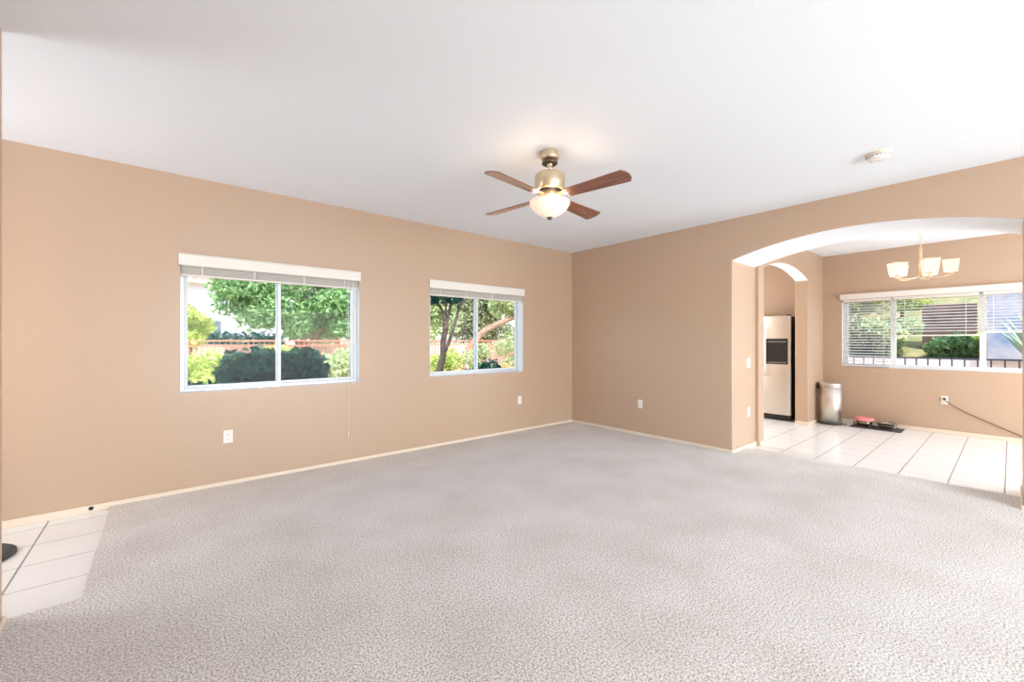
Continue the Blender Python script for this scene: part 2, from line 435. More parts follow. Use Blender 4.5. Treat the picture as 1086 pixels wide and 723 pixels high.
# ------------------------------------------------------------------ blinds
def raised_blind(w, label, y, cord_z, wand):
    x0, x1, z0, z1 = w
    r = empty('window_blind', ((x0+x1)/2, y, 2.04), label=label, cat='window blind', group='raised blinds over the two windows')
    L = (x1-x0)/2
    bm = BM()   # valance, moulded front, wrapped over the wall face
    prism(bm, [(-.030, -.05), (-.036, .035), (-.028, .052), (0, .052), (0, -.046), (-.012, -.05)], -L-.012, L+.006, 'x')
    obj('valance', bm, M['blind'], r, bevel=.002)
    bm = BM(); box(bm, -L+.006, L-.006, .008, .058, -.052, -.012); obj('headrail', bm, M['blind'], r)
    bm = BM()
    n = 11
    for i in range(n):
        z = -.058 - i*.0058
        box(bm, -L+.008, L-.008, .008, .058, z-.0030, z)
    o = obj('slat_stack', bm, M['blind'], r)
    bm = BM(); box(bm, -L+.008, L-.008, .008, .058, -.058-n*.0058-.016, -.058-n*.0058); obj('bottom_rail', bm, M['blind'], r, bevel=.003)
    for k in (-.8, -.28, .28, .8):
        bm = BM(); box(bm, k*L-.004, k*L+.004, .0045, .0065, -.125, -.05); obj('ladder_tape', bm, M['blind'], r)
    if wand:
        bm = BM(); tube(bm, [(L-.07, -.006, -.05), (L-.072, -.008, z0-2.04-.02)], .0045, 6); obj('wand', bm, M['white'], r)
    if cord_z:
        cx = 1.533-(x0+x1)/2
        for sg in (-1, 1):
            bm = BM(); tube(bm, [(cx+sg*.004, -.012, -.05), (cx+sg*.003, -.012, cord_z-2.04+.03)], .0012, 5)
            c = obj('pull_cord', bm, M['white'], r)
        bm = BM(); lathe(bm, [(.002, cord_z-2.04+.035), (.008, cord_z-2.04+.0), (.009, cord_z-2.04-.012), (0, cord_z-2.04-.014)][::-1], 10, c=(cx, -.0125)); obj('tassel', bm, M['white'], c, smooth=True)
    return r
raised_blind(W1, 'white raised blind with valance over the wide left window, long pull cord hanging below', YL, .32, True)
raised_blind(W2, 'white raised blind with valance over the window nearest the room corner', YL, None, True)

def lowered_blind(y0, y1, zb, label, tilt=14):
    r = empty('window_blind', (XF+.035, (y0+y1)/2, 2.0), label=label, cat='window blind', group='slatted blinds in the dining window')
    L = (y1-y0)/2
    bm = BM(); box(bm, -.022, .022, -L, L, -.03, .01); obj('headrail', bm, M['blind'], r)
    step = .043; z = -.045; ca, sa = math.cos(math.radians(tilt)), math.sin(math.radians(tilt))
    slats = BM()
    while 2.0+z > zb+.02:
        hwid = .0235; t = .0015
        for s in (1,):
            P = [(-hwid*ca, -hwid*sa-t), (hwid*ca, hwid*sa-t), (hwid*ca, hwid*sa+t), (-hwid*ca, -hwid*sa+t)]
            A = [slats.verts.new((p[0], -L, z+p[1])) for p in P]; B = [slats.verts.new((p[0], L, z+p[1])) for p in P]
            slats.faces.new(A); slats.faces.new(B[::-1])
            for i in range(4): slats.faces.new((A[i], B[i], B[(i+1) % 4], A[(i+1) % 4]))
        z -= step
    bmesh.ops.recalc_face_normals(slats, faces=slats.faces)
    obj('slats', slats, M['blind'], r)
    bm = BM(); box(bm, -.022, .022, -L, L, zb-2.0-.012, zb-2.0+.008); obj('bottom_rail', bm, M['blind'], r, bevel=.003)
    for k in (-.72, .72):
        for xx in (-.026, .026):
            bm = BM(); tube(bm, [(xx, k*L, -.03), (xx, k*L, zb-2.0)], .0014, 5); obj('ladder_cord', bm, M['white'], r)
    return r
lowered_blind(1.20, 1.785, .94, 'white slatted blind lowered to the sill in the left dining window section')
lowered_blind(.29, 1.165, 1.42, 'white slatted blind lowered halfway in the middle dining window section')
lowered_blind(-.40, .25, 1.46, 'white slatted blind lowered partway in the right dining window section, beside the big arch')
bm = BM(); prism(bm, [(XF-.045, 2.015), (XF-.05, 2.085), (XF-.042, 2.1), (XF, 2.1), (XF, 2.012)], W3[0]-.02, W3[1]+.02, 'y')
tag(obj('valance', bm, M['blind'], bevel=.002), 'long off-white valance board across the top of the dining window', 'valance')

# ------------------------------------------------------------------ outlets and switch
def outlet(loc, rz, label, slots=True, plug=False, group='outlet plates on the walls'):
    r = empty('wall_outlet', loc, rz, label=label, cat='outlet', group=group)   # local -y faces the room
    bm = BM(); box(bm, -.036, .036, -.006, 0, -.058, .058); obj('cover_plate', bm, M['plate'], r, bevel=.003)
    if slots:
        for s in (-.021, .021):
            bm = BM(); prism(bm, [(.0165*math.cos(t), .0145*math.sin(t)+s) for t in [i*PI/8 for i in range(16)]], -.008, -.005, 'y')
            rc = obj('receptacle', bm, M['plate'], r)
            bm = BM(); box(bm, -.0075, -.005, -.0086, -.0078, s-.001, s+.008); box(bm, .005, .0075, -.0086, -.0078, s-.001, s+.008)
            box(bm, -.002, .002, -.0086, -.0078, s-.010, s-.005); obj('slot', bm, M['slot'], rc)
    bm = BM(); bmesh.ops.create_uvsphere(bm, u_segments=8, v_segments=6, radius=.003, matrix=Matrix.Translation((0, -.006, 0))); obj('screw', bm, M['white'], r)
    return r
outlet((.458, YL, .462), 0, 'white double outlet plate on the wall below the wide left window')
outlet((3.985, YL, .475), 0, 'white outlet plate below the window nearest the room corner')
outlet((XR, 3.328, .457), -PI/2, 'white outlet plate on the right-hand wall between corner and arch')
outlet((5.588, YJ, .455), 0, 'white outlet plate low on the inner side of the big arch')
o = outlet((XF, .62, .485), -PI/2, 'white outlet plate under the dining window with a black plug')
r = empty('light_switch', (5.581, YJ, 1.065), label='white light switch plate on the inner side of the big arch', cat='light switch')
bm = BM(); box(bm, -.058, .058, -.006, 0, -.058, .058); obj('cover_plate', bm, M['plate'], r, bevel=.003)
for s in (-.023, .023):
    bm = BM(); prism(bm, [(-.006, -.033), (-.011, .0), (-.007, .033), (-.005, .033), (-.005, -.033)], s-.016, s+.016, 'x'); obj('rocker', bm, M['white'], r)

# plug and cord
r = empty('power_cord', (XF-.006, .62, .506), label='thin brown cord running from the dining outlet down along the wall', cat='cord')
bm = BM(); box(bm, -.028, -.003, -.013, .013, -.016, .012); obj('plug', bm, M['black'], r, bevel=.004)
wp = [(-.028, 0, -.004), (-.034, -.02, -.03), (-.03, -.06, -.068), (-.018, -.13, -.12), (-.014, -.215, -.175), (-.014, -.39, -.262), (-.014, -.515, -.325), (-.016, -.68, -.405), (-.03, -.85, -.47), (-.05, -1.05, -.500)]
bm = BM(); tube(bm, spline(wp, 6), .0052, 8); obj('cable', bm, M['cord'], r, smooth=True)

# small dark bumper on the baseboard
r = empty('door_bumper', (-.428, YL-.012, .036), label='small dark round bumper on the baseboard above the entry tiles', cat='door stop')
bm = BM(); lathe(bm, [(.0, 0), (.011, 0), (.011, .006), (.007, .009), (0, .009)], 14); bmesh.ops.rotate(bm, verts=bm.verts, matrix=Matrix.Rotation(PI/2, 3, 'X')); obj('cap', bm, M['black'], r, smooth=False)
bm = BM(); lathe(bm, [(.0, 0), (.015, 0), (.015, .003), (0, .003)], 14); bmesh.ops.rotate(bm, verts=bm.verts, matrix=Matrix.Rotation(PI/2, 3, 'X')); obj('washer', bm, M['nickel_dark'], r)

# smoke detector
r = empty('smoke_detector', (4.19, .65, H), label='round white smoke detector on the ceiling near the arch', cat='smoke detector')
bm = BM(); lathe(bm, [(.078, 0), (.078, -.018), (.076, -.022)][::-1], 32); obj('base_ring', bm, M['trim'], r)
bm = BM(); lathe(bm, [(0, -.05), (.045, -.05), (.064, -.046), (.073, -.036), (.074, -.022)], 32); obj('cover', bm, M['white'], r, smooth=True, bevel=0)
bm = BM(); lathe(bm, [(.0, -.0535), (.011, -.0535), (.012, -.050)], 14, c=(.02, 0)); obj('test_button', bm, M['trim'], r)
bm = BM()
for i in range(18):
    a = 2*PI*i/18; p = Vector((.0745*math.cos(a), .0745*math.sin(a), -.029))
    bmesh.ops.create_cube(bm, size=1, matrix=Matrix.Translation(p) @ Matrix.Rotation(a, 4, 'Z') @ Matrix.Diagonal((.002, .012, .005, 1)))
obj('vent', bm, M['slot'], r)

# ------------------------------------------------------------------ ceiling fan
FX, FY = 2.248, 2.244
fan = empty('ceiling_fan', (FX, FY, H), label='nickel ceiling fan with four brown wooden blades and lit glass bowl', cat='ceiling fan')
bm = BM(); lathe(bm, [(.0, -.062), (.058, -.062), (.066, -.056), (.068, -.048), (.068, -.004), (.066, 0)], 36); obj('canopy', bm, M['nickel'], fan, smooth=True)
bm = BM(); lathe(bm, [(.034, -.096), (.052, -.098), (.060, -.092), (.060, -.082), (.054, -.076), (.030, -.062)], 32, cap=False); sk = obj('canopy_ring', bm, M['nickel_dark'], fan, smooth=True)
bm = BM(); bmesh.ops.create_uvsphere(bm, u_segments=16, v_segments=10, radius=.024, matrix=Matrix.Translation((0, 0, -.096))); obj('hanger_ball', bm, M['nickel'], sk, smooth=True)
bm = BM(); tube(bm, [(0, 0, -.062), (0, 0, -.165)], .0135, 16); obj('downrod', bm, M['nickel'], fan, smooth=True)
bm = BM(); lathe(bm, [(0, -.300), (.104, -.300), (.113, -.292), (.113, -.188), (.105, -.172), (.060, -.160), (.022, -.157), (0, -.157)], 40); obj('motor_housing', bm, M['nickel'], fan, smooth=True, bevel=0)
bm = BM(); lathe(bm, [(0, -.312), (.090, -.312), (.096, -.300)], 40); obj('motor_vent', bm, M['black'], fan)
bm = BM(); lathe(bm, [(0, -.366), (.098, -.366), (.104, -.358), (.094, -.338), (.086, -.330), (.086, -.312), (0, -.312)], 40); obj('light_collar', bm, M['nickel'], fan, smooth=True)
bowlp = [(.146, -.376), (.152, -.384), (.150, -.402), (.132, -.432), (.100, -.462), (.060, -.486), (.030, -.496), (.0, -.499)]
bm = BM(); lathe(bm, bowlp[::-1] + [], 44, cap=False); bo = obj('glass_bowl', bm, M['bowl'], fan, smooth=True)
sm = bo.modifiers.new('thick', 'SOLIDIFY'); sm.thickness = .004
bm = BM(); lathe(bm, [(0, -.517), (.010, -.515), (.017, -.508), (.017, -.500), (.024, -.497), (0, -.494)], 20); obj('finial', bm, M['nickel_dark'], fan, smooth=True)
bladeZ = -.345
for k in range(4):
    ang = math.radians(8 + 90*k)
    # blade built along +x, pitched about its own axis
    bm = BM()
    prof = []
    n = 10
    wr, wt, r0, r1 = .052, .072, .155, .655
    top = [(r0+(r1-.03-r0)*i/n, wr+(wt-wr)*(i/n)) for i in range(n)]
    tip = [(r1-.03+.1*(math.cos(t)-math.cos(PI/4)), wt*math.sin(t)/math.sin(PI/4)) for t in [PI/2*.5, PI/2*.25, 0, -PI/2*.25, -PI/2*.5]]
    poly = top + tip + [(x, -y) for x, y in reversed(top)]
    prism(bm, poly, -.004, .004, 'z')
    b = obj('blade', bm, M['wood'], fan, bevel=.0015)
    b.rotation_euler = (Matrix.Rotation(ang, 3, 'Z') @ Matrix.Rotation(math.radians(-12.5), 3, 'X')).to_euler()
    b.location = (0, 0, bladeZ)
    bm = BM()
    prism(bm, [(.075, -.020), (.075, .020), (.13, .026), (.20, .040), (.215, .03), (.215, -.03), (.20, -.040), (.13, -.026)], .0045, .0085, 'z')
    obj('blade_iron', bm, M['nickel'], b, bevel=.001)
    for sx, sy in ((.17, .02), (.17, -.02), (.2, 0)):
        bm = BM(); lathe(bm, [(0, -.0065), (.004, -.006), (.005, -.004)], 8, c=(sx, sy)); obj('screw', bm, M['nickel_dark'], b)
for dx, dy in ((.075, .0), (-.04, .065), (-.04, -.065)):
    bm = BM(); bmesh.ops.create_uvsphere(bm, u_segments=12, v_segments=8, radius=.022, matrix=Matrix.Translation((dx, dy, -.405))); obj('light_bulb', bm, M['bulb'], fan, smooth=True)
    l = light('fan_lamp', 'POINT', (FX+dx*1.6, FY+dy*1.6, H-.372), .9, (1, .84, .64), shadow_soft_size=.012)

# ------------------------------------------------------------------ chandelier
CX, CY = 7.12, .715
ch = empty('chandelier', (CX, CY, H), label='nickel dining chandelier with square lit shades seen through the big arch', cat='chandelier')
zr, zb = 2.485, 2.12   # rod top, rod bottom
bm = BM(); lathe(bm, [(0, -.028), (.02, -.028), (.055, -.016), (.062, 0)], 28); obj('canopy', bm, M['nickel'], ch, smooth=True)
bm = BM()
z = -.03; i = 0
while H+z > zr+.045:
    pts = [(.009*math.cos(t)*(1 if i % 2 == 0 else 0), .009*math.cos(t)*(0 if i % 2 == 0 else 1), z-.018+.022*math.sin(t)) for t in [2*PI*k/14 for k in range(15)]]
    tube(bm, pts, .0022, 5, cap=False); z -= .036; i += 1
obj('chain', bm, M['nickel'], ch, smooth=True)
bm = BM(); tube(bm, [(.018*math.cos(t), 0, zr-H+.022+.022*math.sin(t)) for t in [2*PI*k/18 for k in range(19)]], .004, 6, cap=False); obj('ring', bm, M['nickel'], ch, smooth=True)
bm = BM(); tube(bm, [(0, 0, zr-H), (0, 0, zb-H)], .0145, 16); obj('rod', bm, mat('polished_brass_pink', (236, 196, 160), .3, .7), ch, smooth=True)
bm = BM(); lathe(bm, [(0, zb-H-.035), (.01, zb-H-.03), (.018, zb-H-.02), (.03, zb-H-.01), (.03, zb-H+.012), (.014, zb-H+.02)], 20); obj('hub', bm, M['nickel'], ch, smooth=True)
for k in range(5):
    a = math.radians(-84.3 + 72*k)
    c, s = math.cos(a), math.sin(a); R_ = .255
    bm = BM(); zz = zb-H
    tube(bm, spline([(c*.02, s*.02, zz), (c*.14, s*.14, zz-.022), (c*.22, s*.22, zz-.012), (c*R_, s*R_, zz+.018)], 5), .0065, 8)
    arm = obj('arm', bm, M['nickel'], ch, smooth=True)
    bm = BM(); lathe(bm, [(0, zz+.012), (.03, zz+.014), (.034, zz+.022), (.012, zz+.028), (.012, zz+.05), (0, zz+.05)], 16, c=(c*R_, s*R_)); obj('candle_cup', bm, M['nickel'], arm, smooth=True)
    bm = BM()
    A = []; t0, t1 = .058, .070; z0, z1 = zz+.045, zz+.175
    for (hh, z) in ((t0, z0), (t1, z1)):
        A.append([bm.verts.new((c*R_+(u*hh*c-v*hh*s), s*R_+(u*hh*s+v*hh*c), z)) for u, v in ((-1, -1), (1, -1), (1, 1), (-1, 1))])
    for i in range(4): bm.faces.new((A[0][i], A[0][(i+1) % 4], A[1][(i+1) % 4], A[1][i]))
    sh = obj('lamp_shade', bm, M['shade'], ch); q = sh.modifiers.new('t', 'SOLIDIFY'); q.thickness = .002
    for (hh, z) in ((t0+.001, z0), (t1+.001, z1)):
        bm = BM()
        P = [(c*R_+(u*hh*c-v*hh*s), s*R_+(u*hh*s+v*hh*c), z) for u, v in ((-1, -1), (1, -1), (1, 1), (-1, 1), (-1, -1))]
        for p, q_ in zip(P, P[1:]): tube(bm, [p, q_], .002, 5)
        obj('shade_trim', bm, M['trim'], sh)
    light('chandelier_lamp', 'POINT', (CX+c*R_, CY+s*R_, H+zz+.12), .45, (1, .85, .66), shadow_soft_size=.015)

# ------------------------------------------------------------------ refrigerator
fr = empty('refrigerator', (7.95, 2.34, 0), label='stainless steel refrigerator with black door dispenser, seen through the kitchen arch', cat='refrigerator')
bm = BM(); box(bm, .055, .64, .0, .90, .03, 1.745); obj('cabinet', bm, M['black'], fr, bevel=.006)
def door(y0, y1):
    bm = BM(); n = 12; poly = [(.05, y0), ]
    for i in range(n+1):
        t = i/n; poly.append((-.022*math.sin(PI*t)**.6-.0 if 0 < t < 1 else .0, y0+(y1-y0)*t))
    poly.append((.05, y1))
    prism(bm, poly, .10, 1.755, 'z')
    return bm
d1 = obj('door', door(.0, .42), M['stainless'], fr, smooth=False, bevel=.003)
d2 = obj('door', door(.426, .90), M['stainless'], fr, bevel=.003)
bm = BM(); box(bm, -.030, -.010, .035, .36, .945, 1.375); dp = obj('dispenser', bm, M['black'], d1, bevel=.006)
bm = BM(); box(bm, -.032, -.029, .055, .34, 1.31, 1.335); obj('control_strip', bm, M['slot'], dp)
bm = BM(); box(bm, -.034, -.029, .055, .34, .965, .985); obj('drip_tray', bm, M['slot'], dp)
bm = BM(); box(bm, .02, .06, .01, .89, .02, .095); obj('toe_grille', bm, M['black'], fr)
for yy, d in ((.395, d1), (.455, d2)):
    bm = BM(); tube(bm, [(-.02, yy, .75), (-.065, yy, .78), (-.065, yy, 1.55), (-.02, yy, 1.58)], .011, 10); obj('handle', bm, M['steel'], d, smooth=True)
bm = BM(); lathe(bm, [(0, 0), (.012, 0), (.012, .003), (0, .003)], 16, sx=.8, sy=1.2)
bmesh.ops.rotate(bm, verts=bm.verts, matrix=Matrix.Rotation(-PI/2, 3, 'Y')); bmesh.ops.translate(bm, verts=bm.verts, vec=(-.019, .13, 1.68)); obj('badge', bm, M['white'], d1)
bm = BM(); box(bm, .01, .07, .01, .07, 1.755, 1.775); obj('hinge_cap', bm, M['black'], fr, bevel=.004)

# ------------------------------------------------------------------ step bin
bn = empty('trash_can', (8.27, 1.875, 0), label='round brushed steel step trash can with domed lid', cat='trash can')
bm = BM(); lathe(bm, [(.152, 0.0), (.155, .004), (.155, .032), (.150, .036)], 48); obj('base_ring', bm, M['dark'], bn, smooth=False)
bm = BM(); lathe(bm, [(.149, .034), (.149, .600)], 48); b = obj('body', bm, M['stainless'], bn, smooth=True)
bm = BM(); lathe(bm, [(.150, .600), (.155, .602), (.155, .625), (.150, .628)], 48); obj('rim', bm, M['stainless'], bn)
bm = BM(); lathe(bm, [(.154, .630), (.155, .640), (.148, .656), (.120, .668), (.07, .674), (0, .676)], 48); obj('lid', bm, M['steel'], bn, smooth=True)
bm = BM(); box(bm, -.045, .045, .140, .170, .555, .655); obj('hinge', bm, M['black'], bn, bevel=.005)
bm = BM(); prism(bm, [(-.035, -.150), (-.04, -.195), (-.028, -.212), (.028, -.212), (.04, -.195), (.035, -.150)], .012, .022, 'z'); obj('pedal', bm, M['wire'], bn, bevel=.003)

# ------------------------------------------------------------------ pet station
mt = prism(BM(), [(8.20, 1.63), (8.20, 1.03), (8.585, 1.03), (8.585, 1.63)], .001, .007, 'z')
tag(obj('pet_mat', mt, M['dark'], bevel=.002), 'flat dark grey rectangular mat on the white dining tiles under the pet bowls', 'mat')
st = empty('bowl_stand', (8.40, 1.35, .007), label='low wire stand holding two pet bowls on the grey mat', cat='pet bowl stand')
for cyy in (.125, -.125):
    bm = BM(); tube(bm, [(.112*math.cos(t), cyy+.112*math.sin(t), .085) for t in [2*PI*k/28 for k in range(29)]], .004, 6, cap=False)
    obj('ring_frame', bm, M['wire'], st, smooth=True)
bm = BM()
for xx in (-.112, .112): tube(bm, [(xx, -.24, .055), (xx, .24, .055)], .004, 6)
for yy in (-.24, 0, .24): tube(bm, [(-.112, yy, .055), (.112, yy, .055)], .004, 6)
obj('rail', bm, M['wire'], st, smooth=True)
for xx in (-.112, .112):
    for yy in (-.235, -.05, .05, .235):
        bm = BM(); tube(bm, spline([(xx, yy, .085), (xx, yy, .03), (xx*1.04, yy*1.02, .006)], 4), .004, 6); obj('leg', bm, M['wire'], st, smooth=True)
r = empty('pet_bowl', (8.40, 1.475, .03), label='steel pet bowl with a thick pink rim insert, in the left of the wire stand', cat='pet bowl')
bm = BM(); lathe(bm, [(0, 0), (.085, 0), (.094, .02), (.105, .07), (.101, .07), (.088, .02), (.08, .006), (0, .006)], 36); obj('steel_bowl', bm, M['bowl_steel'], r, smooth=True)
bm = BM(); lathe(bm, [(.098, .064), (.116, .066), (.122, .078), (.120, .098), (.108, .112), (.09, .112), (.072, .09), (.03, .085), (.02, .11), (0, .112)], 36); obj('pink_insert', bm, M['pink'], r, smooth=True)
r = empty('pet_bowl', (8.40, 1.225, .03), label='plain polished steel pet bowl in the right of the wire stand', cat='pet bowl')
bm = BM(); lathe(bm, [(0, 0), (.085, 0), (.094, .02), (.106, .066), (.120, .068), (.121, .071), (.104, .073), (.088, .02), (.08, .006), (0, .006)], 36); obj('steel_bowl', bm, M['bowl_steel'], r, smooth=True)

# ------------------------------------------------------------------ round black base in the entry
r = empty('stand_base', (-.930, 4.03, 0), label='round black weighted stand base on the entry tiles at the left edge', cat='stand base')
bm = BM(); lathe(bm, [(.215, 0), (.222, .006), (.220, .018), (.205, .028), (.15, .034), (.14, .026), (.06, .026), (.055, .034), (.03, .036), (0, .036)], 48); obj('disc', bm, M['dark'], r, smooth=True)
bm = BM(); lathe(bm, [(.135, .0262), (.135, .029), (.062, .029), (.062, .0262)][::-1], 40, cap=False); obj('recess_ring', bm, M['black'], r)
bm = BM(); lathe(bm, [(.028, .03), (.026, .09), (0, .09)], 20); obj('socket', bm, M['black'], r, smooth=True)

# ------------------------------------------------------------------ outdoors
struct('ground', BOX(-14, 45, YL+.165, 60, -.16, -.10), M['ground'])
struct('ground', BOX(XF+.17, 45, -30, YL+.16, -.16, -.10), M['ground'])

def leaf_mesh(name, blobs, size, m, parent, seed=1, flat=0.):
    """blobs: (x,y,z, rx,ry,rz, count)"""
    rg = np.random.default_rng(seed); V = []; nq = 0
    for (x, y, z, rx, ry, rz, n) in blobs:
        d = rg.normal(size=(n, 3)); d /= np.linalg.norm(d, axis=1)[:, None]
        rad = rg.uniform(.25, 1, size=(n, 1))**.45
        lump = 1 + .16*np.sin(d[:, :1]*6+seed)*np.cos(d[:, 1:2]*5+x) + .1*np.sin(d[:, 2:3]*9)
        p = d*rad*lump*np.array([rx, ry, rz]) + np.array([x, y, z])
        # each leaf: folded diamond
        a = rg.normal(size=(n, 3)); a[:, 2] *= (1-flat); a /= np.linalg.norm(a, axis=1)[:, None]
        b = np.cross(a, rg.normal(size=(n, 3))); b /= np.linalg.norm(b, axis=1)[:, None]
        s = size*rg.uniform(.6, 1.3, size=(n, 1))
        q = np.stack([p-a*s, p+b*s*.45, p+a*s, p-b*s*.45], axis=1)
        V.append(q.reshape(-1, 3)); nq += n
    V = np.concatenate(V); me = bpy.data.meshes.new(name)
    me.vertices.add(len(V)); me.vertices.foreach_set('co', V.astype(np.float32).ravel())
    me.loops.add(nq*4); me.loops.foreach_set('vertex_index', np.arange(nq*4, dtype=np.int32))
    me.polygons.add(nq); me.polygons.foreach_set('loop_start', np.arange(0, nq*4, 4, dtype=np.int32)); me.polygons.foreach_set('loop_total', np.full(nq, 4, dtype=np.int32))
    me.update(calc_edges=True); me.validate(); me.materials.append(m)
    o = bpy.data.objects.new(name, me); C.objects.link(o); o.parent = parent
    return o
GZ = -.10
def shrub(name, x, y, blobs, size, m, label, cat='shrub', group=None, seed=1, stems=5, bark='bark_tan'):
    r = empty(name, (x, y, GZ), label=label, cat=cat, group=group)
    leaf_mesh('foliage', blobs, size, m, r, seed)
    bm = BM(); rd = random.Random(seed)
    for i in range(stems):
        bx, by, bz, rx, ry, rz, n = blobs[i % len(blobs)]
        e_ = (bx+rd.uniform(-.5, .5)*rx, by+rd.uniform(-.5, .5)*ry, bz+rz*.3)
        tube(bm, [(bx*.6+rd.uniform(-.05, .05), by*.6, 0), (e_[0]*.8, e_[1]*.8, bz*.5), e_], [.03, .02, .01], 6)
    obj('stem', bm, M[bark], r)
    return r
def tree(name, x, y, trunk, branches, blobs, size, m, label, seed=1, bark='bark_tan', cat='tree', group=None):
    r = empty(name, (x, y, GZ), label=label, cat=cat, group=group)
    bm = BM()
    tube(bm, spline(trunk[0], 5), list(np.interp(np.linspace(0, 1, (len(trunk[0])-1)*5+1), np.linspace(0, 1, len(trunk[1])), trunk[1])), 12)
    t = obj('trunk', bm, M[bark], r, smooth=True)
    for pts_, rr in branches:
        bm = BM(); tube(bm, spline(pts_, 5), list(np.linspace(rr[0], rr[1], (len(pts_)-1)*5+1)), 8); obj('branch', bm, M[bark], r, smooth=True)
    leaf_mesh('crown', blobs, size, m, r, seed)
    return r

# --- seen through the wide window
def ring_blobs(n, cx, cy, cz, sx, sy, sz, r, cnt, seed):
    rd = random.Random(seed); out = []
    for i in range(n):
        out.append((cx+rd.uniform(-1, 1)*sx, cy+rd.uniform(-1, 1)*sy, cz+rd.uniform(-1, 1)*sz, r*rd.uniform(.7, 1.2), r*rd.uniform(.7, 1.2), r*rd.uniform(.6, 1), cnt))
    return out
shrub('dark_shrub', 1.20, 6.5, [(-.48+.16*i, .05*(-1)**i, .98+.03*(i % 3), .22, .3, .30, 520) for i in range(7)] + [(-.42, 0, .6, .30, .35, .5, 900), (.42, 0, .6, .30, .35, .5, 900), (0, -.05, .55, .5, .38, .55, 2200)], .055, M['leaf_dark'],
      'rounded dark green shrub close outside the wide left window', seed=3)
shrub('low_shrub', .22, 5.75, ring_blobs(5, 0, 0, .66, .17, .2, .1, .26, 500, 5), .045, M['leaf_dark'], 'low teal green shrub at the lower left corner of the wide window', seed=5)
shrub('yellow_shrub', .60, 8.2, ring_blobs(6, 0, 0, .45, .35, .35, .18, .34, 420, 6), .05, M['leaf_yellow'], 'small bright yellow-green shrub between the low teal shrub and the dark shrub', seed=6)
for i, (x, y, w, mm, lab) in enumerate(((.45, 10.4, .5, 'leaf_yellow', 'bright yellow-green hedge shrub left of the dark shrub, before the red fence'),
                            (1.95, 10.6, .35, 'leaf_yellow', 'bright yellow-green hedge shrub just behind the dark shrub, before the red fence'),
                            (3.3, 10.2, .45, 'leaf_pale', 'pale green hedge shrub right of the dark shrub, before the red fence'))):
    shrub('hedge_shrub', x, y, ring_blobs(14, 0, 0, .72, w, .35, .26, .42, 520, 20+i), .05, M[mm], lab, seed=20+i)
    
def picket_fence(x0, x1, y, top, label, m, sp=.115, mid=True, every=2.4, axis='x', z0=GZ, name='picket_fence', thick=.009):
    L = x1-x0
    r = empty(name, ((x0+x1)/2, y, z0) if axis == 'x' else (y, (x0+x1)/2, z0), 0 if axis == 'x' else PI/2, label=label, cat='fence')
    h = top-z0
    for zz in ((h, h-.13, .12) if mid else (h, .12)):
        bm = BM(); box(bm, -L/2, L/2, -.018, .018, zz-.035, zz); obj('rail', bm, m, r)
    n = int(L/sp); bm = BM()
    for i in range(n+1):
        u = -L/2+i*sp; box(bm, u-thick, u+thick, -.009, .009, 0.03, h-.03)
    p = obj('pickets', bm, m, r)
    nb = max(2, int(L/every))
    for i in range(nb+1):
        u = -L/2+L*i/nb; bm = BM(); box(bm, u-.03, u+.03, -.03, .03, 0, h+.03); obj('post', bm, m, r)
    return r
picket_fence(-1.5, 16.5, 12.0, 1.36, 'rust red metal picket fence running across the garden behind the shrubs', M['fence'], every=5.8)
struct('trim_garden_wall', BOX(-3, 22, 15.6, 15.8, GZ, 1.22), M['pinkwall'])
# clipped hedge and neighbour house
shrub('clipped_hedge', 2.0, 18.3, [(-1.4+.35*i, 0, 1.15, .35, .4, .62, 480) for i in range(9)], .09, M['leaf_dark'], 'long clipped dark green hedge in front of the white house', cat='hedge', seed=31)
hs = empty('house', (.9, 22, GZ), label='white stucco house with tiled roof far beyond the red fence', cat='house')
bm = BM(); box(bm, -7, 4.0, 0, 6, 0, 3.86); obj('wall', bm, M['house_wall'], hs)
bm = BM(); box(bm, -7.4, 4.5, -.55, 6.4, 3.86, 4.02); obj('eave', bm, M['trim'], hs)
bm = BM()
for i in range(40):
    x = -7.4+.3*i
    lathe_pts = [(x, -.60, 4.06), (x, 3.0, 5.5)]
    tube(bm, lathe_pts, .11, 8)
bm.faces.new([bm.verts.new(p) for p in ((-7.4, -.6, 4.03), (4.5, -.6, 4.03), (4.5, 3, 5.46), (-7.4, 3, 5.46))])
obj('roof', bm, mat('terracotta_tile', (214, 176, 160), .9), hs)
bm = BM(); box(bm, .3, 1.6, -1.0+.3, .1, 4.36, 4.46); bmesh.ops.rotate(bm, verts=bm.verts, cent=(1, 0, 4.4), matrix=Matrix.Rotation(math.radians(0), 3, 'X')); obj('roof_panel', bm, mat('blue_panel', (100, 110, 190), .5), hs)
for wx in (.72, -3.0):
    bm = BM(); box(bm, wx-.36, wx+.36, -.06, .0, 1.62, 2.36); wo = obj('window', bm, M['white'], hs)
    for s in (-.17, .17):
        bm = BM(); box(bm, wx+s-.14, wx+s+.14, -.07, -.055, 1.67, 2.31); obj('pane', bm, mat('sky_pane', (88, 104, 120), .25), wo)
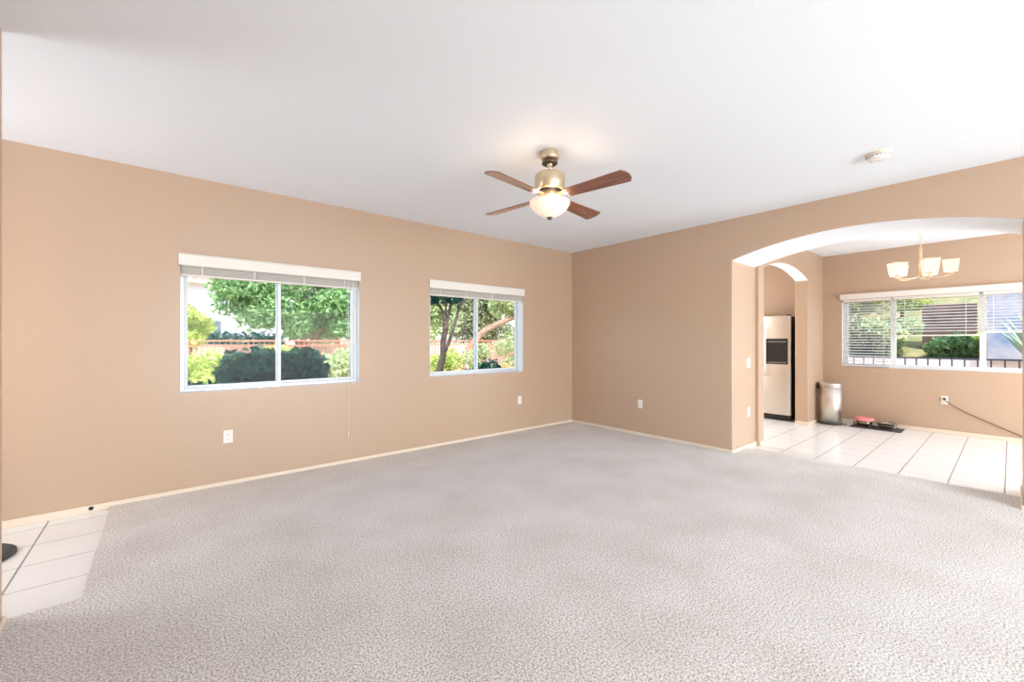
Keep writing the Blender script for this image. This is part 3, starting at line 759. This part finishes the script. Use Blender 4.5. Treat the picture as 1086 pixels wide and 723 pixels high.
# trees
tree('shade_tree', 3.30, 13.8, ([(0, 0, 0), (.03, 0, .6), (-.04, 0, 1.2), (0, 0, 1.9), (.05, 0, 2.8)], [.15, .12, .10, .08, .05]),
     [([(0, 0, 1.1), (-.5, 0, 1.8), (-1.1, .1, 2.6)], (.07, .02)), ([(0, 0, 1.2), (.5, 0, 1.8), (1.1, .2, 2.5)], (.07, .02)), ([(0, 0, 1.5), (-.15, -.2, 2.4), (-.4, -.3, 3.2)], (.05, .02))],
     ring_blobs(34, 0, 0, 3.15, 1.95, .8, 1.1, .62, 720, 41) + ring_blobs(14, .5, 0, 2.05, 1.5, .6, .35, .42, 560, 42), .075, M['leaf_mid'],
     'leafy green tree with thin brown trunk behind the red fence, filling the wide window', seed=41)
tree('young_tree', .55, 14.5, ([(0, 0, 0), (.05, 0, 1), (-.05, 0, 2)], [.05, .04, .03]), [],
     ring_blobs(9, 0, 0, 1.9, .42, .4, .45, .35, 260, 44), .07, M['leaf_yellow'], 'small yellow-green tree at the left edge of the wide window', seed=44)
tree('shade_tree', 8.2, 26.5, ([(0, 0, 0), (0, 0, 1), (.1, 0, 2.4)], [.2, .16, .1]), [],
     ring_blobs(26, 0, 0, 4.2, 2.6, 1.2, 2.6, .9, 560, 45), .11, M['leaf_olive'], 'olive green tree behind and right of the leafy tree in the wide window', seed=45)
# --- seen through the second window
tree('dark_trunk_tree', 4.15, 7.2, ([(0, 0, 0), (-.01, 0, .5), (.02, 0, .87), (.09, 0, 1.15), (.10, 0, 1.43), (.17, 0, 1.75)], [.13, .095, .075, .06, .055, .05]),
     [([(.08, 0, 1.12), (.22, .0, 1.40), (.33, 0, 1.68), (.45, 0, 2.04), (.56, 0, 2.33), (.70, 0, 2.7)], (.04, .022)),
      ([(.15, 0, 1.70), (.08, 0, 2.02), (-.05, 0, 2.24), (-.12, 0, 2.7)], (.036, .02)),
      ([(.16, 0, 1.72), (.25, 0, 2.05), (.27, 0, 2.35), (.22, 0, 2.8)], (.034, .018)),
      ([(.13, 0, 1.62), (.16, 0, 2.0), (.12, 0, 2.7)], (.028, .018)),
      ([(.45, 0, 2.04), (.44, 0, 2.25), (.49, 0, 2.6)], (.02, .012))],
     ring_blobs(9, -.02, 0, 2.48, .40, .3, .24, .27, 300, 51), .05, M['leaf_dark'], 'dark branching tree trunk close outside the window nearest the room corner', bark='bark', seed=51)
for i, (x, y, w, hgt, mm, lab) in enumerate(((5.25, 9.0, .40, 1.12, 'leaf_yellow', 'small yellow-green bush behind the dark trunk'),
                                        (4.95, 6.8, .50, .86, 'leaf_dark', 'low dark groundcover right of the dark trunk along the sill'),
                                        (6.95, 9.3, .85, 1.32, 'leaf_pale', 'tall pale green grassy bush in the right half of the corner window'),
                                        (5.95, 7.3, .42, .62, 'leaf_flower', 'low bush of yellow and orange blooms at the lower right of the corner window'))):
    shrub('garden_bush', x, y, ring_blobs(10, 0, 0, hgt*.72, w, .3, hgt*.3, .28, 420, 60+i), .045, M[mm], lab, seed=60+i)
for i, (x, y, mm, hz, lab) in enumerate(((9.6, 18.2, 'leaf_pale', 2.7, 'pale green tree behind the fence, left in the corner window'),
                                 (13.3, 18.5, 'leaf_olive', 3.0, 'olive tree behind the fence, middle of the corner window'),
                                 (14.8, 15.0, 'leaf_pale', 2.7, 'pale green tree behind the fence, right side of the corner window'),
                                 (14.5, 27, 'leaf_mid', 4.5, 'tall green tree far behind, between the two windows'),
                                 (19.5, 21.0, 'leaf_mid', 4.2, 'tall green tree far right behind the corner window'))):
    tree('garden_tree', x, y, ([(0, 0, 0), (.1, 0, 1), (0, 0, 2.4)], [.16, .13, .1]), [],
         ring_blobs(26, 0, 0, hz, 1.45, .9, hz*.42, .8, 520, 70+i), .10, M[mm], lab, seed=70+i)
tree('leaning_tree', 9.0, 13.8, ([(0, 0, 0), (.07, 0, .8), (.66, 0, 1.49), (1.13, 0, 1.88), (2.38, 0, 2.38), (3.1, 0, 2.7)], [.16, .14, .13, .13, .12, .07]), [],
     ring_blobs(12, 3.1, .2, 3.2, 1.1, .6, .35, .55, 420, 83), .09, M['leaf_pale'], 'pale tree with thick brown trunk leaning right, beyond the corner window fence', seed=83)

# --- seen through the dining window
picket_fence(-4.0, 3.6, 12.0, 1.0, 'dark metal picket fence outside the dining window', M['fence_dark'], sp=.17, axis='y', thick=.011, mid=False, every=3.8)
struct('trim_patio_wall', BOX(13.0, 13.2, -6, 5, GZ, .93), M['whitewall'])
bm = BM()
NY = 24; NX = 10; vs = []
for i in range(NX):
    for j in range(NY):
        x = 13.25+i*.9; y = -8+j*.75
        vs.append(bm.verts.new((x, y, .75+ (i*.36) + .25*noise.noise(Vector((x*.7, y*.7, 0))))))
for i in range(NX-1):
    for j in range(NY-1): bm.faces.new((vs[i*NY+j], vs[(i+1)*NY+j], vs[(i+1)*NY+j+1], vs[i*NY+j+1]))
tag(obj('hillside', bm, M['soil'], smooth=True), kind='structure')
struct('trim_stone_wall', BOX(12.9, 13.4, -4.0, .32, .93, 2.7), M['bluewall'])
struct('trim_retaining_wall', BOX(14.3, 14.6, .51, 1.41, .9, 2.2), mat('brown_retaining', (128, 104, 92), .95, var=((96, 80, 72), 4)))
for i, (x, y, z, s, mm, lab) in enumerate(((14.1, 2.75, 1.5, .65, 'leaf_olive', 'olive green bank shrub at the left of the dining window'),
                           (15.6, 3.3, 2.6, .8, 'leaf_pale', 'pale bank shrub high at the left of the dining window'),
                           (13.9, 1.9, 1.45, .6, 'leaf_pale', 'pale green bank shrub behind the left mullion of the dining window'),
                           (15.7, 1.95, 2.55, .7, 'leaf_yellow', 'yellow-green bank shrub high behind the middle dining window section'),
                           (13.75, .9, 1.2, .40, 'leaf_mid', 'bright green shrub low in the middle of the dining window'),
                           (13.85, .42, 1.25, .3, 'leaf_yellow', 'yellow-green shrub beside the blue grey wall'),
                           (17.0, 3.4, 3.8, 1.3, 'leaf_olive', 'large olive shrub topmost on the bank at left'),
                           (18.6, .6, 4.6, 1.4, 'leaf_pale', 'pale tree crown above the brown retaining wall'),
                           (16.0, -1.6, 3.4, 1.1, 'leaf_olive', 'grey green shrub above the blue grey wall'))):
    r = empty('bank_shrub', (x, y, z-s*.8), label=lab, cat='shrub')
    leaf_mesh('foliage', ring_blobs(9, 0, 0, s*.8, s*.7, s*.6, s*.45, s*.5, 420, 90+i), .06 if s < 1 else .09, M[mm], r, 90+i)
    bm = BM(); tube(bm, [(0, 0, -.3), (.05, 0, s*.4), (0, .1, s*.9)], [.05, .04, .02], 7); obj('stem', bm, M['bark_tan'], r)
# agave
ag = empty('agave', (11.3, -.42, GZ), label='pale green spiky agave at the right edge of the dining window', cat='agave')
for k in range(18):
    a = 2*PI*k/18*2.4; el = math.radians(25+55*((k*7) % 18)/18); Lh = .95
    d = Vector((math.cos(a)*math.cos(el), math.sin(a)*math.cos(el), math.sin(el)))
    bm = BM(); P = [Vector((0, 0, .93)) + d*Lh*t + Vector((0, 0, .12*t*t)) for t in (0, .25, .5, .75, 1)]
    tube(bm, P, [.045, .055, .045, .028, .004], 6); obj('leaf', bm, M['agave'], ag, smooth=True)
bm = BM(); lathe(bm, [(.12, 0), (.14, .4), (.1, 1.1), (0, 1.15)], 12); obj('stem', bm, M['bark_tan'], ag, smooth=True)
